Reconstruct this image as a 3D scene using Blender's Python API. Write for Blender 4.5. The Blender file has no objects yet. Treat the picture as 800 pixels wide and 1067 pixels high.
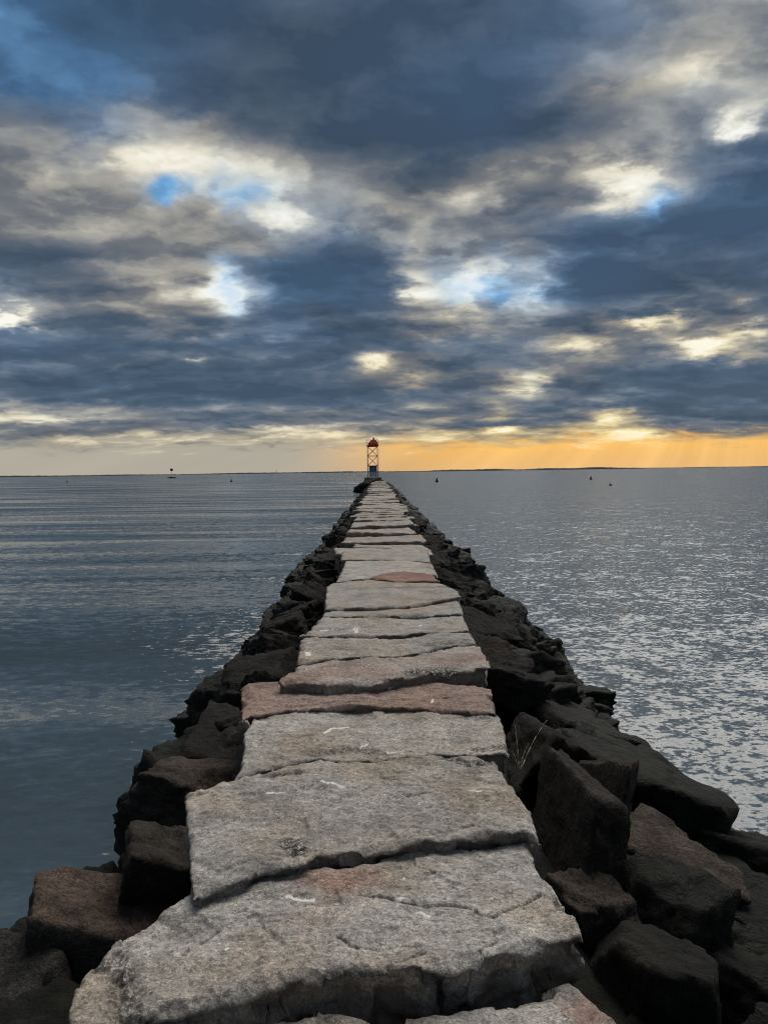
import bpy, bmesh, math, random
import numpy as np
from mathutils import Matrix, Vector

# ------------------------------------------------------------------ camera
SC = bpy.context.scene
C = SC.collection
EYE = Vector((0.0, 0.0, 1.6))          # eye height above the walkway (walkway top is z = 0)
FPX = 800.0                            # focal length in photo pixels (photo 800 x 1067)
PITCH = -math.atan(42.0 / FPX)
YAW = math.atan(5.5 / FPX)             # to the right of the breakwater axis (+Y)
ROLL = math.radians(0.79)
WATER = -1.40                          # sea level

_f = Vector((math.sin(YAW) * math.cos(PITCH), math.cos(YAW) * math.cos(PITCH), math.sin(PITCH)))
_r0 = _f.cross(Vector((0, 0, 1))).normalized()
_u0 = _r0.cross(_f).normalized()
_r = _r0 * math.cos(ROLL) - _u0 * math.sin(ROLL)
_u = _u0 * math.cos(ROLL) + _r0 * math.sin(ROLL)

cam_d = bpy.data.cameras.new('camera')
cam_d.sensor_fit = 'HORIZONTAL'
cam_d.sensor_width = 36.0
cam_d.lens = 36.0 * FPX / 800.0
cam_d.clip_start = 0.05
cam_d.clip_end = 200000.0
cam = bpy.data.objects.new('camera', cam_d)
C.objects.link(cam)
M = Matrix.Identity(4)
for i in range(3):
    M[i][0] = _r[i]; M[i][1] = _u[i]; M[i][2] = -_f[i]; M[i][3] = EYE[i]
cam.matrix_world = M
SC.camera = cam


def ray(px, py):
    d = _f + _r * ((px - 400.0) / FPX) + _u * ((533.5 - py) / FPX)
    return d.normalized()


def on_plane(px, py, z):
    """Point where the sight line through a photo pixel meets the level z."""
    d = ray(px, py)
    t = (z - EYE.z) / d.z
    return EYE + d * t


# ------------------------------------------------------------------ sky, sun, exposure
SUN_AZ, SUN_EL = 24.0, 54.0

SC.view_settings.view_transform = 'Standard'
SC.view_settings.look = 'None'
SC.view_settings.exposure = 0.0
SC.view_settings.gamma = 1.0
SC.view_settings.use_curve_mapping = False


class N:
    """Tiny expression builder for shader math."""
    tree = None

    def __init__(self, s):
        self.s = s

    @staticmethod
    def put(sock, v):
        if isinstance(v, N):
            N.tree.links.new(v.s, sock)
        else:
            sock.default_value = v

    @staticmethod
    def math(op, *a, clamp=False):
        n = N.tree.nodes.new('ShaderNodeMath')
        n.operation = op
        n.use_clamp = clamp
        for k, v in enumerate(a):
            N.put(n.inputs[k], v)
        return N(n.outputs[0])

    @staticmethod
    def vmath(op, *a):
        n = N.tree.nodes.new('ShaderNodeVectorMath')
        n.operation = op
        for k, v in enumerate(a):
            N.put(n.inputs[k], v)
        return N(n.outputs['Value'] if op in ('DOT_PRODUCT', 'LENGTH') else n.outputs['Vector'])

    def __add__(self, o): return N.math('ADD', self, o)
    def __radd__(self, o): return N.math('ADD', self, o)
    def __sub__(self, o): return N.math('SUBTRACT', self, o)
    def __rsub__(self, o): return N.math('SUBTRACT', o, self)
    def __mul__(self, o): return N.math('MULTIPLY', self, o)
    def __rmul__(self, o): return N.math('MULTIPLY', self, o)
    def __truediv__(self, o): return N.math('DIVIDE', self, o)


def nxyz(x, y, z):
    n = N.tree.nodes.new('ShaderNodeCombineXYZ')
    for k, v in enumerate((x, y, z)):
        N.put(n.inputs[k], v)
    return N(n.outputs[0])


def nsep(v):
    n = N.tree.nodes.new('ShaderNodeSeparateXYZ')
    N.put(n.inputs[0], v)
    return [N(o) for o in n.outputs]


def nnoise(vec, scale, detail=4.0, rough=0.5, dist=0.0, color=False, dims='3D'):
    n = N.tree.nodes.new('ShaderNodeTexNoise')
    n.noise_dimensions = dims
    N.put(n.inputs['Vector'], vec)
    n.inputs['Scale'].default_value = scale
    n.inputs['Detail'].default_value = detail
    n.inputs['Roughness'].default_value = rough
    n.inputs['Distortion'].default_value = dist
    return N(n.outputs['Color'] if color else n.outputs['Fac'])


def nramp(fac, stops, interp='LINEAR'):
    n = N.tree.nodes.new('ShaderNodeValToRGB')
    cr = n.color_ramp
    cr.interpolation = interp
    while len(cr.elements) < len(stops):
        cr.elements.new(0.5)
    for e, (p, c) in zip(cr.elements, stops):
        e.position = p
        e.color = (c[0], c[1], c[2], 1.0)
    N.put(n.inputs[0], fac)
    return N(n.outputs[0])


def nmix(fac, a, b, mode='MIX'):
    n = N.tree.nodes.new('ShaderNodeMix')
    n.data_type = 'RGBA'
    n.blend_type = mode
    N.put(n.inputs[0], fac)
    for k, v in ((6, a), (7, b)):
        if isinstance(v, N):
            N.put(n.inputs[k], v)
        else:
            n.inputs[k].default_value = (v[0], v[1], v[2], 1.0)
    return N(n.outputs[2])


def nstep(v, a, b, lo=0.0, hi=1.0):
    n = N.tree.nodes.new('ShaderNodeMapRange')
    n.interpolation_type = 'SMOOTHSTEP'
    N.put(n.inputs[0], v)
    for k, x in enumerate((a, b, lo, hi)):
        n.inputs[k + 1].default_value = x
    return N(n.outputs[0])


world = bpy.data.worlds.new('World')
SC.world = world
world.use_nodes = True
wt = world.node_tree
wt.nodes.clear()
N.tree = wt

tc = wt.nodes.new('ShaderNodeTexCoord')
D = N(tc.outputs['Generated'])
dx, dy, dz = nsep(D)
el = N.math('ARCSINE', dz) * (180.0 / math.pi)
az = N.math('ARCTAN2', dx, dy) * (180.0 / math.pi)
dzc = N.math('MAXIMUM', dz, 0.0)
inv = N.math('DIVIDE', 1.0, dzc + 0.20)
plane = nxyz(dx * inv, dy * inv, 0.0)               # where the sight line meets the cloud layer

warp1 = nnoise(plane, 1.1, 3.0, 0.55, color=True)
wv = N.vmath('SUBTRACT', warp1, (0.5, 0.5, 0.5))
warp2 = nnoise(plane, 3.0, 4.0, 0.55, color=True)
warp3 = nnoise(plane, 11.0, 5.0, 0.6, color=True)
wv3 = N.vmath('SUBTRACT', warp3, (0.5, 0.5, 0.5))
wv2 = N.vmath('SUBTRACT', warp2, (0.5, 0.5, 0.5))
pw = N.vmath('ADD', N.vmath('MULTIPLY', plane, (1.25, 1.6, 1.0)), N.vmath('MULTIPLY', wv, (0.5, 0.5, 0.0)))
n_big = nnoise(pw, 1.35, 2.0, 0.5)
n_mid = nnoise(N.vmath('ADD', pw, (7.3, 2.1, 0.0)), 3.3, 7.0, 0.52)
hat = N.vmath('NORMALIZE', plane)


def puffs(vec):
    """Heaped cloud tops: rounded cells inside rounded cells."""
    n = wt.nodes.new('ShaderNodeTexVoronoi')
    n.voronoi_dimensions = '2D'
    n.feature = 'F1'
    n.normalize = True
    N.put(n.inputs['Vector'], vec)
    n.inputs['Scale'].default_value = 1.7
    n.inputs['Detail'].default_value = 3.0
    n.inputs['Roughness'].default_value = 0.48
    n.inputs['Lacunarity'].default_value = 2.1
    return N(n.outputs['Distance'])


pv = N.vmath('ADD', pw, N.vmath('MULTIPLY', N.vmath('ADD', wv2, wv3), (0.22, 0.22, 0.0)))
pu = N.vmath('SUBTRACT', pv, N.vmath('MULTIPLY', hat, (0.15, 0.15, 0.0)))
d_here, d_up = puffs(pv), puffs(pu)
relief = d_up - d_here                              # upper rims thin out and catch the light, undersides stay dark
n_fin = nnoise(N.vmath('ADD', pw, (1.7, 9.4, 0.0)), 10.0, 5.0, 0.6)

# the cloud deck by compass direction and height: tone (dark bank 0 .. bright opening 9) and blueness,
# noted along rows of the photo and turned into azimuth / elevation
XS = list(range(0, 801, 50))


def row(y, tones, blues, extra=()):
    pts = [(x, int(t), int(b)) for x, t, b in zip(XS, tones, blues)] + list(extra)
    return y, sorted(pts)


TABLE = [
    row(-60, '32111111111234444', '77664333345532111'),
    row(0, '32111111111134455', '77766433333455211'),
    row(35, '33221111111124544', '86665322333553101'),
    row(70, '23332221110124565', '88874223346520001', [(735, 7, 0)]),
    row(88, '33332221110134675', '45653222356510001', [(745, 8, 0), (720, 6, 0)]),
    row(103, '43332221110134444', '34653222457410122'),
    row(130, '45565321111233344', '11100113444212122', [(775, 9, 1), (785, 5, 2), (762, 4, 2), (70, 4, 5)]),
    row(158, '45676543223345432', '00000001110000134'),
    row(185, '34556554333547521', '00002210000000256', [(650, 8, 0), (165, 5, 9), (148, 6, 0), (182, 6, 4), (225, 5, 7), (620, 8, 0), (680, 7, 0)]),
    row(208, '33445564447446311', '00000013000001367', [(275, 6, 8), (292, 7, 1), (320, 5, 3), (690, 7, 8), (708, 3, 5), (675, 6, 2), (525, 7, 0), (480, 5, 0), (210, 6, 0)]),
    row(238, '34444574433322211', '00000012011255566', [(690, 4, 5)]),
    row(264, '33344431245311221', '01100036311065334', [(425, 6, 0), (175, 6, 0)]),
    row(290, '22234431147711122', '52100577500676223', [(220, 8, 1), (238, 5, 5), (440, 7, 0), (475, 7, 6), (510, 6, 5), (530, 3, 6)]),
    row(312, '43357731148921222', '31000367400665212', [(222, 8, 5), (252, 8, 2), (268, 3, 5), (480, 8, 6), (515, 7, 5), (532, 3, 6), (180, 6, 0), (440, 8, 0)]),
    row(334, '93344331245423633', '01100350200110012', [(38, 7, 1), (60, 3, 3), (480, 6, 0), (520, 4, 1), (625, 4, 0), (680, 8, 0), (712, 6, 0), (735, 4, 1), (788, 9, 0), (775, 5, 0)]),
    row(345, '42233331234324536', '34321354202211110', [(480, 4, 1)]),
    row(360, '12222112222373593', '65533543334310002', [(580, 5, 0), (630, 6, 0), (665, 3, 2), (715, 7, 0), (735, 9, 0), (760, 6, 0), (778, 3, 2)]),
    row(377, '22225222423322211', '43221333013322444', [(188, 2, 3), (215, 2, 3), (365, 5, 0), (390, 6, 0), (412, 4, 0)]),
    row(401, '32111122333832111', '24544433111204555', [(430, 5, 0), (520, 5, 0), (538, 6, 0), (556, 8, 0), (575, 4, 1)]),
    row(419, '21111111122222111', '34455444443344455'),
    row(433, '77654344362433222', '00001200201210333', [(520, 6, 0), (535, 3, 1), (560, 2, 3), (625, 5, 0), (640, 8, 0), (668, 6, 0), (685, 3, 2)]),
    row(440, '43333233332232222', '23323323223322333', [(640, 5, 1)]),
    row(447, '45343666464346432', '10101000000100011', [(520, 7, 0), (545, 4, 1), (655, 7, 0)]),
    row(456, '44565556565567666', '10000000000000000', [(650, 9, 0), (625, 7, 0), (680, 6, 0)]),
]


def to_px(a, e):
    d = Vector((math.sin(a) * math.cos(e), math.cos(a) * math.cos(e), math.sin(e)))
    w = d.dot(_f)
    return 400 + FPX * d.dot(_r) / w, 533.5 - FPX * d.dot(_u) / w


def table_at(px, py):
    ys = [t[0] for t in TABLE]
    vals = []
    for ch in (1, 2):
        col = [np.interp(px, [p[0] for p in t[1]], [p[ch] for p in t[1]]) for t in TABLE]
        vals.append(float(np.interp(py, ys, col)))
    return vals


elw = nstep(el, 0.0, 16.0, 0.16, 1.0)
wa = N.vmath('ADD', N.vmath('MULTIPLY', wv2, (6.5, 4.2, 0.0)), N.vmath('MULTIPLY', wv3, (4.0, 2.8, 0.0)))
n_sc = wt.nodes.new('ShaderNodeVectorMath'); n_sc.operation = 'SCALE'
N.put(n_sc.inputs[0], wa); N.put(n_sc.inputs['Scale'], elw)
azw, elww, _z = nsep(N.vmath('ADD', nxyz(az, el, 0.0), N(n_sc.outputs[0])))
ELS = [2.2, 2.9, 3.4, 3.9, 4.5, 5.4, 6.6, 8.0, 9.2, 10.2, 11.2, 12.6, 14.2, 16.2, 18.2, 20.0, 21.6, 23.4, 25.4, 27.2, 28.8, 31.0]
AZ0, AZ1 = -31.0, 31.0
azf = (azw - AZ0) / (AZ1 - AZ0)
field = None
prev = None
for e in ELS:
    stops = []
    for q in range(32):
        f_ = q / 31.0
        px, py = to_px(math.radians(AZ0 + (AZ1 - AZ0) * f_), math.radians(e))
        t_, b_ = table_at(px, py)
        stops.append((f_, (t_ / 9.0, b_ / 9.0, 0.0)))
    rv = nramp(azf, stops)
    field = rv if field is None else nmix(nstep(elww, prev, e), field, rv)
    prev = e
tone_t, blue_t, _b = nsep(field)
# beyond the noted part the deck goes on as broken cloud of the same kind
inside = N.math('MULTIPLY', nstep(N.math('ABSOLUTE', az), 27.0, 38.0, 1.0, 0.0), nstep(el, 30.0, 40.0, 1.0, 0.0))
tone_g = (n_mid - 0.5) * 1.5 + (n_big - 0.5) * 0.9 + 0.30
blue_g = (n_big - 0.5) * 1.2 + 0.22


def lerp(f, a, b):
    return a + N.math('MULTIPLY', f, b - a)


tone = lerp(inside, tone_g, tone_t)
blue = N.math('MULTIPLY', lerp(inside, blue_g, blue_t), 1.0, clamp=True)
# small openings and thick cores
RELIEF = 0.9
SMALL = [(165, 192, 15, 8, -.10), (228, 308, 16, 20, .46), (292, 222, 14, 14, .24), (203, 376, 12, 3, .45), (556, 402, 13, 8, .40), (530, 404, 20, 4, .3),
         (735, 360, 26, 8, .50), (790, 342, 22, 7, .50), (680, 333, 34, 6, .42), (600, 358, 34, 7, .35), (776, 132, 10, 9, .4),
         (690, 212, 10, 10, .4), (650, 186, 38, 13, .38), (12, 335, 28, 7, .45), (520, 448, 20, 3, .4), (640, 436, 22, 3.5, .4),
         (655, 456, 34, 3.5, .4), (482, 300, 36, 16, .25), (500, 205, 26, 8, .25), (745, 85, 30, 13, .22), (390, 376, 16, 4, .3), (435, 393, 14, 6, .2),
         (180, 160, 50, 7, .08), (60, 437, 70, 3.5, .3), (300, 446, 60, 3, .3), (620, 285, 70, 30, -.14), (310, 300, 30, 30, -.16), (480, 90, 120, 40, -.08),
         (240, 196, 40, 6, .10), (205, 232, 50, 14, -.14)]
vs = N.vmath('ADD', nxyz(az, el, 0.0), N.vmath('MULTIPLY', N(n_sc.outputs[0]), (1.0, 1.0, 0.0)))
kdeg = math.degrees(1.0 / FPX)
for (px, py, sx, sy, amp) in SMALL:
    d_ = ray(px, py)
    a_, e_ = math.degrees(math.atan2(d_.x, d_.y)), math.degrees(math.asin(d_.z))
    ia, ie = 1.0 / (sx * kdeg), 1.0 / (sy * kdeg)
    q_ = N.vmath('MULTIPLY_ADD', vs, (ia, ie, 0.0), (-a_ * ia, -e_ * ie, 0.0))
    tone = N.math('MULTIPLY_ADD', N.math('POWER', 0.36788, N.vmath('DOT_PRODUCT', q_, q_)), amp * (0.68 if amp > 0 else 1.0), tone)
for (px, py, sx, sy, amp) in [(168, 191, 24, 9, .62), (262, 204, 28, 9, .55), (692, 212, 15, 14, .65), (482, 303, 28, 13, .5),
                              (232, 305, 12, 18, .55), (8, 25, 50, 40, .4), (70, 65, 55, 25, .35), (515, 310, 14, 12, .3)]:
    d_ = ray(px, py)
    a_, e_ = math.degrees(math.atan2(d_.x, d_.y)), math.degrees(math.asin(d_.z))
    ia, ie = 1.0 / (sx * kdeg), 1.0 / (sy * kdeg)
    q_ = N.vmath('MULTIPLY_ADD', vs, (ia, ie, 0.0), (-a_ * ia, -e_ * ie, 0.0))
    blue = N.math('MULTIPLY_ADD', N.math('POWER', 0.36788, N.vmath('DOT_PRODUCT', q_, q_)), amp, blue)
blue = N.math('MULTIPLY', blue, 1.0, clamp=True)
tone = tone + (n_mid - 0.5) * 0.34 + (n_fin - 0.5) * 0.16 + relief * RELIEF
tone = (tone - 0.36) * 1.12 + 0.34
tone = N.math('MULTIPLY', tone, 1.0, clamp=True)

# clear sky seen through the openings
sky = wt.nodes.new('ShaderNodeTexSky')
sky.sky_type = 'NISHITA'
sky.sun_disc = False
sky.sun_elevation = math.radians(SUN_EL)
sky.sun_rotation = math.radians(SUN_AZ)
sky.altitude = 0.0
sky.air_density = 1.0
sky.dust_density = 0.6
sky.ozone_density = 1.5
clear = N(sky.outputs[0])

# side of the sky towards the sun is warmer
sund = Vector((math.sin(math.radians(SUN_AZ)) * math.cos(math.radians(SUN_EL)),
               math.cos(math.radians(SUN_AZ)) * math.cos(math.radians(SUN_EL)), math.sin(math.radians(SUN_EL))))
tosun = N.vmath('DOT_PRODUCT', N.vmath('NORMALIZE', nxyz(dx, dy, 0.0)), (math.sin(math.radians(SUN_AZ + 6)), math.cos(math.radians(SUN_AZ + 6)), 0.0))
warm_az = nstep(tosun, 0.78, 1.0)
warm_el = nstep(el, 2.0, 16.0, 1.0, 0.0)
warm = N.math('MULTIPLY', warm_el, warm_az * 0.65 + 0.35)

K = 10.0                               # the Background strength is 0.1


def c(r, g, b):
    return (r * K, g * K, b * K)


def lin(c8):
    return tuple(K * ((x / 255.0 / 12.92) if x < 10 else ((x / 255.0 + 0.055) / 1.055) ** 2.4) for x in c8)


def tones(stops):
    mx_ = 1.0
    r = nramp(tone, [(p, tuple(v / K for v in lin(c8))) for p, c8 in stops])
    return nmix(1.0, r, (K, K, K), 'MULTIPLY')


grey_c = tones([(0.0, (58, 73, 90)), (.2, (80, 92, 106)), (.4, (116, 119, 124)), (.62, (172, 169, 160)), (.82, (232, 226, 208)), (1.0, (255, 252, 242))])
blue_c = tones([(0.0, (40, 70, 98)), (.2, (52, 88, 122)), (.4, (80, 122, 162)), (.62, (108, 166, 216)), (.82, (160, 208, 240)), (1.0, (230, 243, 252))])
warm_c = tones([(0.0, (58, 70, 88)), (.2, (78, 86, 98)), (.4, (122, 116, 108)), (.62, (196, 174, 126)), (.82, (250, 226, 160)), (1.0, (255, 247, 208))])
cl = nmix(N.math('MULTIPLY', warm, nstep(tone, 0.1, 0.5, 0.5, 0.9)), grey_c, warm_c)
blue_m = nmix(nstep(tone, 0.55, 0.9, 0.10, 0.35), blue_c, clear)
cl = nmix(blue, cl, blue_m)

# the open band under the deck, glowing with the low sun, with faint slanting beams
ang = N.math('ARCTAN2', az - (SUN_AZ + 2.0), 13.0 - el)
beam = nnoise(nxyz(ang * 1.0, 0.0, 0.0), 5.0, 3.0, 0.6)
orange = nmix(warm_az, c(.46, .44, .37), c(1.08, .55, .11))
orange = nmix(nstep(tosun, 0.80, 0.93), orange, c(1.10, .60, .14))
low = nmix(nstep(el, 0.0, 2.6), nmix(0.35, orange, c(.50, .42, .34)), orange)
low = nmix(1.0, low, nmix(1.0, c(0.092, 0.092, 0.092), nramp(beam, [(0.3, (.90, .88, .86)), (0.7, (1.16, 1.16, 1.16))]), 'MULTIPLY'), 'MULTIPLY')
edge = el + (n_mid - 0.5) * 2.6 + (n_fin - 0.5) * 1.2
cl = nmix(nstep(edge, 1.35, 2.7, 1.0, 0.0), cl, low)

bg = wt.nodes.new('ShaderNodeBackground')
N.put(bg.inputs['Color'], cl)
bg.inputs['Strength'].default_value = 0.1
wo = wt.nodes.new('ShaderNodeOutputWorld')
wt.links.new(bg.outputs[0], wo.inputs[0])
world.cycles.sampling_method = 'MANUAL'
world.cycles.sample_map_resolution = 512

sun_d = bpy.data.lights.new('sun', 'SUN')
sun_d.energy = 3.1
sun_d.angle = math.radians(50.0)
sun_d.color = (1.0, 0.95, 0.88)
sun = bpy.data.objects.new('sun', sun_d)
sun.rotation_euler = (-sund).to_track_quat('-Z', 'Y').to_euler()
sun.location = (20, 60, 40)
C.objects.link(sun)

SC.cycles.max_bounces = 6
SC.cycles.use_denoising = True
SC.cycles.filter_width = 1.05
SC.cycles.sample_clamp_indirect = 4.0


# ------------------------------------------------------------------ helpers
def hash3(ix, iy, iz, seed):
    h = (ix.astype(np.int64) * 374761393 + iy.astype(np.int64) * 668265263 + iz.astype(np.int64) * 2147483647 + seed * 974634777) & 0xFFFFFFFF
    h = ((h ^ (h >> 13)) * 1274126177) & 0xFFFFFFFF
    return (h ^ (h >> 16)) & 0xFFFFFFFF


def vnoise(p, seed=0):
    """Gradient noise in about -1..1 at points p (n x 3)."""
    i = np.floor(p).astype(np.int64)
    f = p - i
    w = f * f * f * (f * (f * 6 - 15) + 10)
    out = np.zeros(len(p))
    for cx in (0, 1):
        wx = w[:, 0] if cx else 1 - w[:, 0]
        for cy in (0, 1):
            wy = w[:, 1] if cy else 1 - w[:, 1]
            for cz in (0, 1):
                wz = w[:, 2] if cz else 1 - w[:, 2]
                h = hash3(i[:, 0] + cx, i[:, 1] + cy, i[:, 2] + cz, seed)
                gx = (h & 1023) / 511.5 - 1
                gy = ((h >> 10) & 1023) / 511.5 - 1
                gz = ((h >> 20) & 1023) / 511.5 - 1
                out += wx * wy * wz * (gx * (f[:, 0] - cx) + gy * (f[:, 1] - cy) + gz * (f[:, 2] - cz))
    return out * 1.4


def fbm(p, freq, octs=4, rough=0.5, seed=0):
    out = np.zeros(len(p)); a = 1.0; tot = 0
    for o in range(octs):
        out += a * vnoise(p * freq * (2.03 ** o) + 17.3 * o, seed + o * 31)
        tot += a; a *= rough
    return out / tot


def facets(p, cell, seed, tilt=0.5):
    """Broken-stone relief: every cell of a jittered grid is a flat chip with its own height and slope (about -1..1)."""
    q = p / cell
    i0 = np.floor(q).astype(np.int64)
    best = np.full(len(p), 1e9); out = np.zeros(len(p))
    for ox in (-1, 0, 1):
        for oy in (-1, 0, 1):
            for oz in (-1, 0, 1):
                ii = i0 + np.array([ox, oy, oz])
                h = hash3(ii[:, 0], ii[:, 1], ii[:, 2], seed)
                h2 = hash3(ii[:, 0] + 57, ii[:, 1] - 13, ii[:, 2] + 5, seed + 7)
                cpt = ii + np.c_[(h & 1023) / 1023., ((h >> 10) & 1023) / 1023., ((h >> 20) & 1023) / 1023.]
                d = q - cpt
                dist = (d * d).sum(1)
                g = np.c_[(h2 & 255) / 127.5 - 1, ((h2 >> 8) & 255) / 127.5 - 1, ((h2 >> 16) & 255) / 127.5 - 1]
                val = ((h2 >> 24) & 255) / 127.5 - 1 + tilt * 2 * (g * d).sum(1)
                m = dist < best
                best = np.where(m, dist, best); out = np.where(m, val, out)
    return out


def link(o, parent=None):
    C.objects.link(o)
    if parent is not None:
        o.parent = parent
    return o


def mesh_obj(name, verts, faces, mat, parent=None, smooth=True):
    me = bpy.data.meshes.new(name)
    me.from_pydata([tuple(v) for v in verts], [], faces)
    if smooth:
        me.polygons.foreach_set('use_smooth', [True] * len(me.polygons))
    me.materials.append(mat)
    me.update()
    return link(bpy.data.objects.new(name, me), parent)


def tag(o, label=None, cat=None, group=None, kind=None):
    if label: o['label'] = label
    if cat: o['category'] = cat
    if group: o['group'] = group
    if kind: o['kind'] = kind
    return o


def empty(name, loc=(0, 0, 0)):
    o = bpy.data.objects.new(name, None)
    o.empty_display_size = 0.3
    o.location = loc
    return link(o)


def bm_obj(name, bm, mat, parent=None, smooth=False):
    me = bpy.data.meshes.new(name)
    bmesh.ops.recalc_face_normals(bm, faces=bm.faces)
    bm.to_mesh(me); bm.free()
    if smooth:
        me.polygons.foreach_set('use_smooth', [True] * len(me.polygons))
    me.materials.append(mat)
    return link(bpy.data.objects.new(name, me), parent)


def bm_box(bm, cx, cy, cz, sx, sy, sz, bev=0.0):
    r = bmesh.ops.create_cube(bm, size=1.0, matrix=Matrix.Translation((cx, cy, cz)) @ Matrix.Diagonal((sx, sy, sz, 1)))
    if bev:
        es = list({e for v in r['verts'] for e in v.link_edges})
        bmesh.ops.bevel(bm, geom=es, offset=bev, segments=2, affect='EDGES', profile=0.6)


def bm_tube(bm, a, b, r0, r1=None, seg=8):
    a, b = Vector(a), Vector(b)
    r1 = r0 if r1 is None else r1
    d = b - a
    q = d.to_track_quat('Z', 'Y').to_matrix().to_4x4()
    bmesh.ops.create_cone(bm, cap_ends=True, segments=seg, radius1=r0, radius2=r1, depth=d.length,
                          matrix=Matrix.Translation((a + b) / 2) @ q)


def new_mat(name):
    m = bpy.data.materials.new(name)
    m.use_nodes = True
    t = m.node_tree
    t.nodes.clear()
    N.tree = t
    b = t.nodes.new('ShaderNodeBsdfPrincipled')
    o = t.nodes.new('ShaderNodeOutputMaterial')
    t.links.new(b.outputs[0], o.inputs[0])
    return m, t, b


def attr(name):
    n = N.tree.nodes.new('ShaderNodeAttribute')
    n.attribute_name = name
    return N(n.outputs['Fac'])


def geo_pos():
    n = N.tree.nodes.new('ShaderNodeNewGeometry')
    return N(n.outputs['Position'])


def obj_random():
    n = N.tree.nodes.new('ShaderNodeObjectInfo')
    return N(n.outputs['Random'])


def bump(height, dist, strength=1.0):
    n = N.tree.nodes.new('ShaderNodeBump')
    n.inputs['Strength'].default_value = strength
    n.inputs['Distance'].default_value = dist
    N.put(n.inputs['Height'], height)
    return N(n.outputs[0])


def plain_mat(name, col, rough=0.6, metal=0.0, var=0.25, scale=6.0):
    m, t, b = new_mat(name)
    nz = nnoise(geo_pos(), scale, 5.0, 0.6)
    dk = tuple(x * (1 - var) for x in col)
    lt = tuple(min(1, x * (1 + var)) for x in col)
    N.put(b.inputs['Base Color'], nramp(nz, [(0.3, dk), (0.7, lt)]))
    b.inputs['Roughness'].default_value = rough
    b.inputs['Metallic'].default_value = metal
    return m


# ------------------------------------------------------------------ materials
def granite_material():
    m, t, b = new_mat('granite')
    P = geo_pos()
    rnd = obj_random()
    big = nnoise(P, 1.6, 3.0, 0.55)
    mid = nnoise(P, 9.0, 6.0, 0.65)
    grain = nnoise(P, 150.0, 2.0, 0.6)
    speck = nnoise(P, 420.0, 1.0, 0.5)
    grey = nmix(nstep(rnd, 0.0, 1.0), (.33, .312, .290), (.40, .377, .346))
    warmg = nmix(nstep(big, 0.42, 0.66), grey, (.35, .298, .245))
    red = N.math('MULTIPLY', attr('red'), nstep(mid + attr('red') * 0.35, 0.40, 0.75))
    col = nmix(red, warmg, (.265, .165, .132))
    col = nmix(1.0, col, nramp(mid, [(0.25, (.62, .62, .62)), (0.5, (.97, .97, .97)), (0.75, (1.22, 1.22, 1.22))]), 'MULTIPLY')
    col = nmix(1.0, col, nramp(grain, [(0.3, (.62, .62, .62)), (0.5, (1, 1, 1)), (0.7, (1.35, 1.35, 1.35))]), 'MULTIPLY')
    col = nmix(1.0, col, nramp(speck, [(0.3, (.75, .75, .75)), (0.6, (1.08, 1.08, 1.08))]), 'MULTIPLY')
    patch = nnoise(N.vmath('ADD', P, (0, 5.2, 0)), 3.6, 7.0, 0.68)
    col = nmix(1.0, col, nramp(patch, [(0.32, (.68, .67, .66)), (0.5, (1, 1, 1)), (0.66, (1.14, 1.13, 1.11))]), 'MULTIPLY')
    vein = nnoise(N.vmath('MULTIPLY', P, (1.0, 2.4, 1.4)), 16.0, 6.0, 0.7, 1.2)
    col = nmix(nstep(N.math('ABSOLUTE', vein - 0.5), 0.0, 0.022, 0.42, 0.0), col, (.07, .065, .06))
    vo = N.tree.nodes.new('ShaderNodeTexVoronoi')
    N.put(vo.inputs['Vector'], P)
    vo.inputs['Scale'].default_value = 75.0
    cr_, cg_, cb_ = nsep(N(vo.outputs['Color']))
    col = nmix(1.0, col, nramp(cr_, [(0.0, (.60, .60, .61)), (0.25, (.92, .92, .92)), (0.8, (1.06, 1.06, 1.05)), (1.0, (1.38, 1.36, 1.32))]), 'MULTIPLY')
    # weathered dark lichen film on broken and side faces, also painting in their shade
    film_shade = N.math('MULTIPLY', attr('side'), nstep(nnoise(P, 5.0, 5.0, 0.6), 0.25, 0.62))
    col = nmix(film_shade, col, (.15, .122, .096))
    pit = N.math('MULTIPLY', attr('pit'), nstep(nnoise(P, 45.0, 4.0, 0.7), 0.38, 0.56))
    col = nmix(pit, col, (.05, .048, .045))
    chips = N.math('MULTIPLY', attr('pit'), nstep(nnoise(N.vmath('ADD', P, (3.1, 0, 0)), 60.0, 3.0, 0.6), 0.60, 0.66))
    col = nmix(chips, col, (.5, .5, .48))
    gu = nstep(attr('guano') * 1.15 + (nnoise(P, 38.0, 5.0, 0.72) - 0.5) * 2.4, 0.55, 0.85)
    gu = N.math('MULTIPLY', gu, nstep(attr('guano'), 0.03, 0.25) * 0.85)
    col = nmix(gu, col, (.72, .71, .66))
    N.put(b.inputs['Base Color'], col)
    b.inputs['Roughness'].default_value = 0.85
    b.inputs['Specular IOR Level'].default_value = 0.06
    h = nnoise(P, 14.0, 8.0, 0.72) * 1.0 + nnoise(N.vmath('MULTIPLY', P, (1.0, 2.6, 1.5)), 9.0, 6.0, 0.7, 0.8) * 0.9 + grain * 0.2 + N.math('MULTIPLY', attr('pit'), nnoise(P, 50.0, 3.0, 0.7)) * 0.9
    N.put(b.inputs['Normal'], bump(h, 0.014, 0.8))
    return m


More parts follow.
